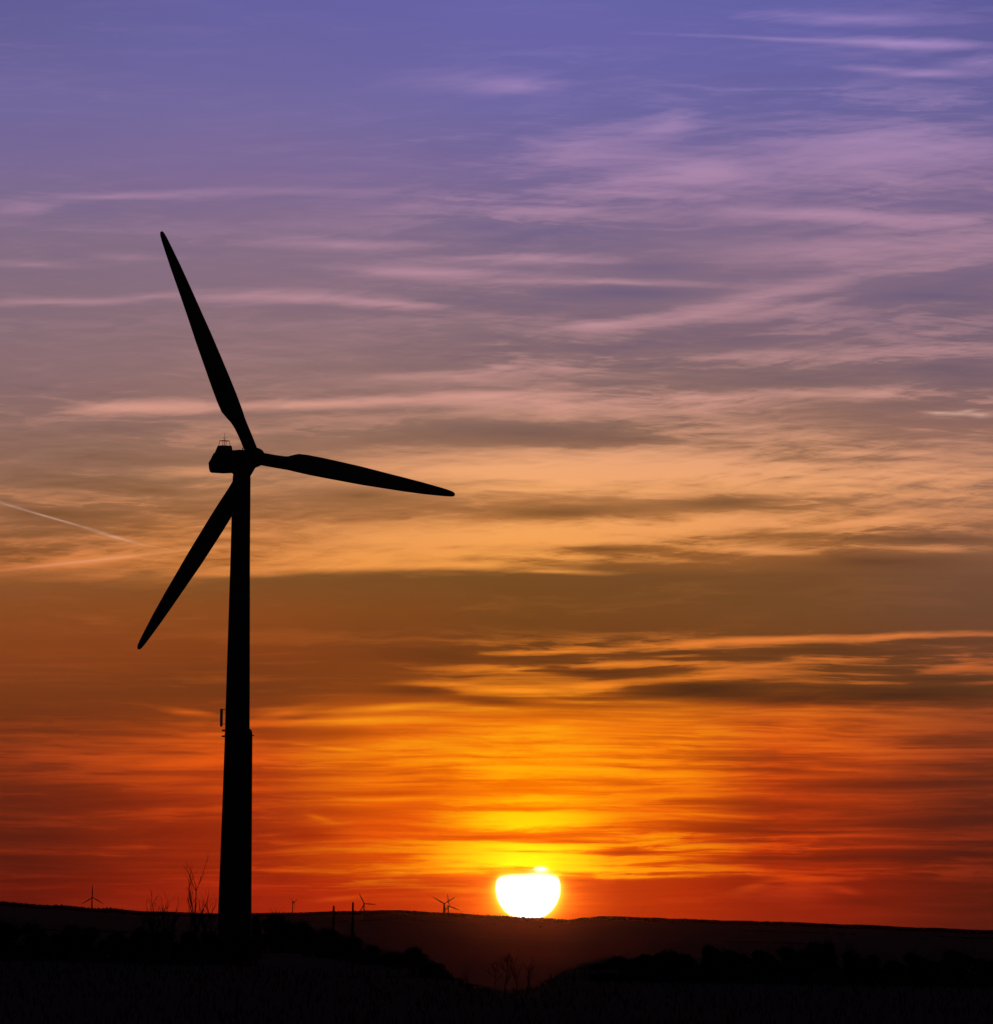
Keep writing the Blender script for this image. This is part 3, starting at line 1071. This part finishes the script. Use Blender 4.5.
# ------------------------------------------------------------------ hedges of bushes, bare saplings, grass
def bush_meshes(seed):
    """unit bush, 1 high and 1 wide (x, y in -.5 .. .5)"""
    rnd = random.Random(seed)
    lumps = []
    for i in range(rnd.randint(7, 10)):
        r = rnd.uniform(.14, .25)
        a = rnd.uniform(0, 6.28)
        q = rnd.uniform(0, .5 - r)
        zt = rnd.uniform(.3, .80) * (1 - (q / .62) ** 2)
        lumps.append((q * math.cos(a), q * math.sin(a), max(.12, zt), r))
    vs, fs = [], []

    def leaf(c, s, n):
        x = n.orthogonal().normalized()
        x.rotate(Matrix.Rotation(rnd.uniform(0, 6.28), 3, n))
        y = n.cross(x)
        b = len(vs)
        vs.extend((tuple(c - x * s), tuple(c + y * s * .55), tuple(c + x * s * 1.1), tuple(c - y * s * .55)))
        fs.append((b, b + 1, b + 2, b + 3))

    for (x, y, z, r) in lumps:
        for i in range(330):
            d = Vector((rnd.gauss(0, 1), rnd.gauss(0, 1), rnd.gauss(0, 1))).normalized()
            k = rnd.random() ** .4
            p = Vector((x, y, z)) + Vector((d.x * r, d.y * r, d.z * r * .9)) * k * rnd.uniform(.8, 1.12)
            if p.z < .0:
                continue
            n = (d + Vector((rnd.gauss(0, .7), rnd.gauss(0, .7), rnd.gauss(0, .7)))).normalized()
            leaf(p, rnd.uniform(.012, .026) if k > .75 else rnd.uniform(.03, .055), n)
    for i in range(420):                                        # skirt down to the grass
        a = rnd.uniform(0, 6.28); q = .46 * math.sqrt(rnd.random())
        p = Vector((q * math.cos(a), q * math.sin(a), rnd.uniform(0, .4)))
        leaf(p, rnd.uniform(.025, .05), Vector((rnd.gauss(0, 1), rnd.gauss(0, 1), rnd.gauss(0, 1))).normalized())
    fol = bpy.data.meshes.new('foliage')
    fol.from_pydata(vs, [], fs)
    fol.materials.append(MAT['leaf'])
    bm = bmesh.new()
    for (x, y, z, r) in lumps:
        b0 = Vector((x * .15 + rnd.gauss(0, .02), y * .15 + rnd.gauss(0, .02), 0))
        b1 = Vector((x * .6, y * .6, z * .55)); b2 = Vector((x, y, z + r * .5))
        tube(bm, [b0, b1, b2], [.014, .010, .005], 5)
        for q in range(5):
            tip = Vector((x, y, z)) + Vector((rnd.gauss(0, .5), rnd.gauss(0, .5), rnd.uniform(.7, 1.5))) * r * 1.05
            mid = b2.lerp(tip, .5) + Vector((rnd.gauss(0, .02), rnd.gauss(0, .02), 0))
            tube(bm, [b1.lerp(b2, rnd.uniform(.4, 1)), mid, tip], [.005, .003, .0016], 4)
    me = bpy.data.meshes.new('stem')
    bm.to_mesh(me); bm.free()
    me.materials.append(MAT['bark'])
    top = max(v[2] for v in vs)
    return fol, me, top


BUSHES = [bush_meshes(100 + i) for i in range(7)]
bush_rnd = random.Random(5)


def bush(u, vtop, wpx, d, label, group):
    p = at(u, vtop, d)
    g = ground(p.x, p.y) - .05
    fol, stem, top = BUSHES[bush_rnd.randrange(len(BUSHES))]
    h = (p.z - g) / top
    w = wpx * d / F
    t = thing('bush', label, 'bush', (p.x, p.y, g), group)
    an = bush_rnd.uniform(0, 6.28)
    for nm, me in (('foliage', fol), ('stem', stem)):
        o = bpy.data.objects.new(nm, me)
        COL.objects.link(o)
        o.parent = t
        o.scale = (w, w, h)
        o.rotation_euler = (0, 0, an)
    return t


LEFT = [(-20, 918, 60, 460), (6, 919, 56, 450), (34, 921, 60, 455), (64, 924, 56, 470), (92, 926, 52, 450), (116, 930, 52, 460),
        (141, 925, 52, 440), (165, 929, 52, 450), (190, 931, 54, 455), (214, 931, 52, 450), (238, 932, 54, 440)]
for q in LEFT:
    bush(*q, 'dark bush in the low hedge that crosses the foot of the large turbine', 'bushes in the hedge at the turbine foot')
bush(279, 911.5, 54, 900, 'round twiggy bush just beside the large tower, tallest of the bushes', None)
bush(257, 913.5, 22, 905, 'narrow bush squeezed between the large tower and the round bush', None)
MID = [(303, 918, 40, 880), (320, 927, 50, 700), (340, 929, 50, 650), (355, 935, 46, 600), (372, 944, 48, 520), (390, 951, 46, 450)]
for q in MID:
    bush(*q, 'dark bush in the hedge sloping down from the round bush', 'bushes in the hedge sloping down past the poles')
bush(413, 945, 48, 420, 'rounded dark bush rising at the lower end of the sloping hedge', None)
LOW = [(430, 962, 50, 340), (444, 976, 46, 310), (456, 988, 56, 290), (490, 1003, 70, 250), (535, 1006, 70, 245), (568, 998, 60, 260)]
for q in LOW:
    bush(*q, 'low dark bush in the dip below the setting sun', 'low bushes in the dip below the sun')
RIGHT = [(562, 990, 44, 330), (580, 976, 46, 400), (600, 963, 50, 440), (622, 956, 50, 480), (645, 954, 48, 480), (668, 953, 46, 470), (590, 986, 54, 300), (609, 972, 52, 300), (630, 963, 52, 305), (654, 956, 56, 300), (681, 949, 58, 310), (709, 943, 48, 300),
         (737, 948, 56, 305), (763, 949, 56, 300), (786, 945, 54, 310), (806, 941, 50, 300), (827, 940, 48, 305), (850, 947, 52, 300),
         (873, 953, 50, 310), (893, 958, 48, 300), (911, 951, 48, 300), (931, 956, 52, 305), (958, 948, 56, 300), (985, 957, 54, 310),
         (1012, 954, 58, 300)]
for q in RIGHT:
    bush(*q, 'dark bush in the long hedge that climbs from the dip, away from the turbines', 'bushes in the long hedge away from the turbines')


def sapling_mesh(seed, h, spread, thick, depth=3):
    rnd = random.Random(seed)
    bm = bmesh.new()
    bt = bmesh.new()

    def grow(target, p, d, length, r, level):
        pts = [p.copy()]; rad = [r]
        q = p.copy(); dd = d.copy()
        n = 5
        for i in range(n):
            dd = (dd + Vector((rnd.gauss(0, .035 if level == 0 else .09), rnd.gauss(0, .035 if level == 0 else .09), .05))).normalized()
            q = q + dd * length / n
            pts.append(q.copy()); rad.append(r * (1 - (i + 1) / n * .62))
        tube(target, pts, rad, 5)
        if level < depth:
            for k in range(rnd.randint(6, 9) if level == 0 else rnd.randint(2, 4)):
                i = rnd.randint(2 if level == 0 else 1, n)
                a = rnd.uniform(0, 6.28)
                side = Vector((math.cos(a), math.sin(a), 0))
                nd = (dd * rnd.uniform(.7, 1.1) + side * spread * rnd.uniform(.5, 1.1)).normalized()
                grow(bt, pts[i], nd, length * rnd.uniform(.32, .58), rad[i] * .8, level + 1)

    grow(bm, Vector((0, 0, 0)), Vector((rnd.uniform(-.1, .15), 0, 1)).normalized(), h, thick, 0)
    a = bpy.data.meshes.new('trunk'); bm.to_mesh(a); bm.free(); a.materials.append(MAT['bark'])
    b = bpy.data.meshes.new('twigs'); bt.to_mesh(b); bt.free(); b.materials.append(MAT['bark'])
    return a, b, max(v.co.z for me in (a, b) for v in me.vertices)


SAPLINGS = [sapling_mesh(s, 1.0, sp, tk) for s, sp, tk in ((11, .5, .015), (12, .6, .024), (13, .7, .022), (14, .55, .026), (15, .8, .024))]


def sapling(u, vtop, d, k, label, lean=0.0, group=None, name='bare_sapling', cat='sapling', width=1.0):
    p = at(u, vtop, d)
    g = ground(p.x, p.y) - .05
    tr, tw, top = SAPLINGS[k]
    h = (p.z - g) / top
    own = max((v.co for me in (tr, tw) for v in me.vertices), key=lambda c: c.z)
    an = -math.atan2(own.y, own.x) + (0 if lean >= 0 else math.pi)      # it grew leaning: turn that way
    lean = lean - math.copysign(math.atan2(math.hypot(own.x, own.y) * width, own.z), lean)
    rot = Matrix.Rotation(lean, 3, 'Y') @ Matrix.Rotation(an, 3, 'Z')
    tip = rot @ Vector((own.x * h * width, own.y * h * width, own.z * h))
    t = thing(name, label, cat, (p.x - tip.x, p.y, g), group)
    for nm, me in (('trunk', tr), ('twigs', tw)):
        o = bpy.data.objects.new(nm, me)
        COL.objects.link(o)
        o.parent = t
        o.rotation_mode = 'ZYX'
        o.scale = (h * width, h * width, h)
        o.rotation_euler = (0, lean, an)
    return t


sapling(214, 846, 430, 0, 'tallest bare sapling, standing close beside the large tower', .13)
sapling(215, 891, 435, 2, 'short bare sapling touching the edge of the large tower', .06)
sapling(149, 884, 430, 1, 'thin bare sapling farthest from the large tower, with upright twigs', -.04)
sapling(146, 897, 440, 3, 'low bare sapling at the outer end of the sapling row', -.12)
sapling(168, 894, 430, 4, 'spreading bare sapling leaning towards the tall one', .15)
sapling(179, 895, 438, 3, 'slanting bare sapling in the middle of the row', .10)
sapling(187, 887, 445, 1, 'upright bare sapling next to the tallest one', -.05)
for u, v, d, k, ln in ((140, 906, 442, 4, -.2), (157, 903, 436, 0, -.1), (176, 908, 444, 2, .2), (199, 899, 442, 3, -.15), (205, 904, 446, 4, .1)):
    sapling(u, v, d, k, 'faint twiggy sapling low between the taller saplings and the large tower', ln, 'low twiggy saplings beside the large tower')
for u, v, d, k in ((498, 956, 236, 2), (508, 948, 240, 4), (522, 945, 238, 0), (532, 955, 242, 3), (470, 962, 250, 1), (462, 974, 255, 2)):
    sapling(u, v, d, k, 'bare twiggy shrub in the dip below the sun', .05, 'bare shrubs in the dip below the sun', 'bare_shrub', 'shrub', 1.3)


def build_grass():
    rnd = random.Random(9)
    vs, fs = [], []
    for i in range(15000):
        d = 16 + 400 * rnd.random() ** 1.6
        a = R(rnd.uniform(-7, 7))
        x, y = d * math.sin(a), d * math.cos(a)
        z = ground(x, y) - .02
        h = rnd.uniform(.10, .26) * (1 + d / 500)
        w = .006 + d * .00006
        an = rnd.uniform(0, 6.28)
        bx, by = rnd.gauss(0, .12), rnd.gauss(0, .12)
        c, s = math.cos(an) * w, math.sin(an) * w
        b = len(vs)
        vs.extend(((x - c, y - s, z), (x + c, y + s, z), (x + bx * .4 + c * .6, y + by * .4 + s * .6, z + h * .6),
                   (x + bx * .4 - c * .6, y + by * .4 - s * .6, z + h * .6), (x + bx, y + by, z + h)))
        fs.append((b, b + 1, b + 2, b + 3)); fs.append((b + 3, b + 2, b + 4))
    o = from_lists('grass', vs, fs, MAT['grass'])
    o['kind'] = 'stuff'
    o['label'] = 'rough dark meadow grass in front of the hedges'
    o['category'] = 'grass'


build_grass()


# ------------------------------------------------------------------ the thin evening haze over the land
def build_haze():
    bm = bmesh.new()
    box(bm, -16000, 16000, -4000, 22000, -130, 160)
    m = bpy.data.materials.new('evening_haze')
    m.use_nodes = True
    nt = m.node_tree
    nt.nodes.remove(nt.nodes['Principled BSDF'])
    pv = nt.nodes.new('ShaderNodeVolumePrincipled')
    pv.inputs['Color'].default_value = (.9, .88, .86, 1)
    pv.inputs['Density'].default_value = HAZE_DENSITY
    pv.inputs['Anisotropy'].default_value = HAZE_FORWARD
    nt.links.new(pv.outputs[0], nt.nodes['Material Output'].inputs['Volume'])
    o = link('haze', bm, m, smooth=False)
    o['kind'] = 'stuff'
    o['label'] = 'thin evening haze over the far hills'
    o['category'] = 'haze'


HAZE_DENSITY = 1.5e-6
HAZE_FORWARD = 0.992
build_haze()
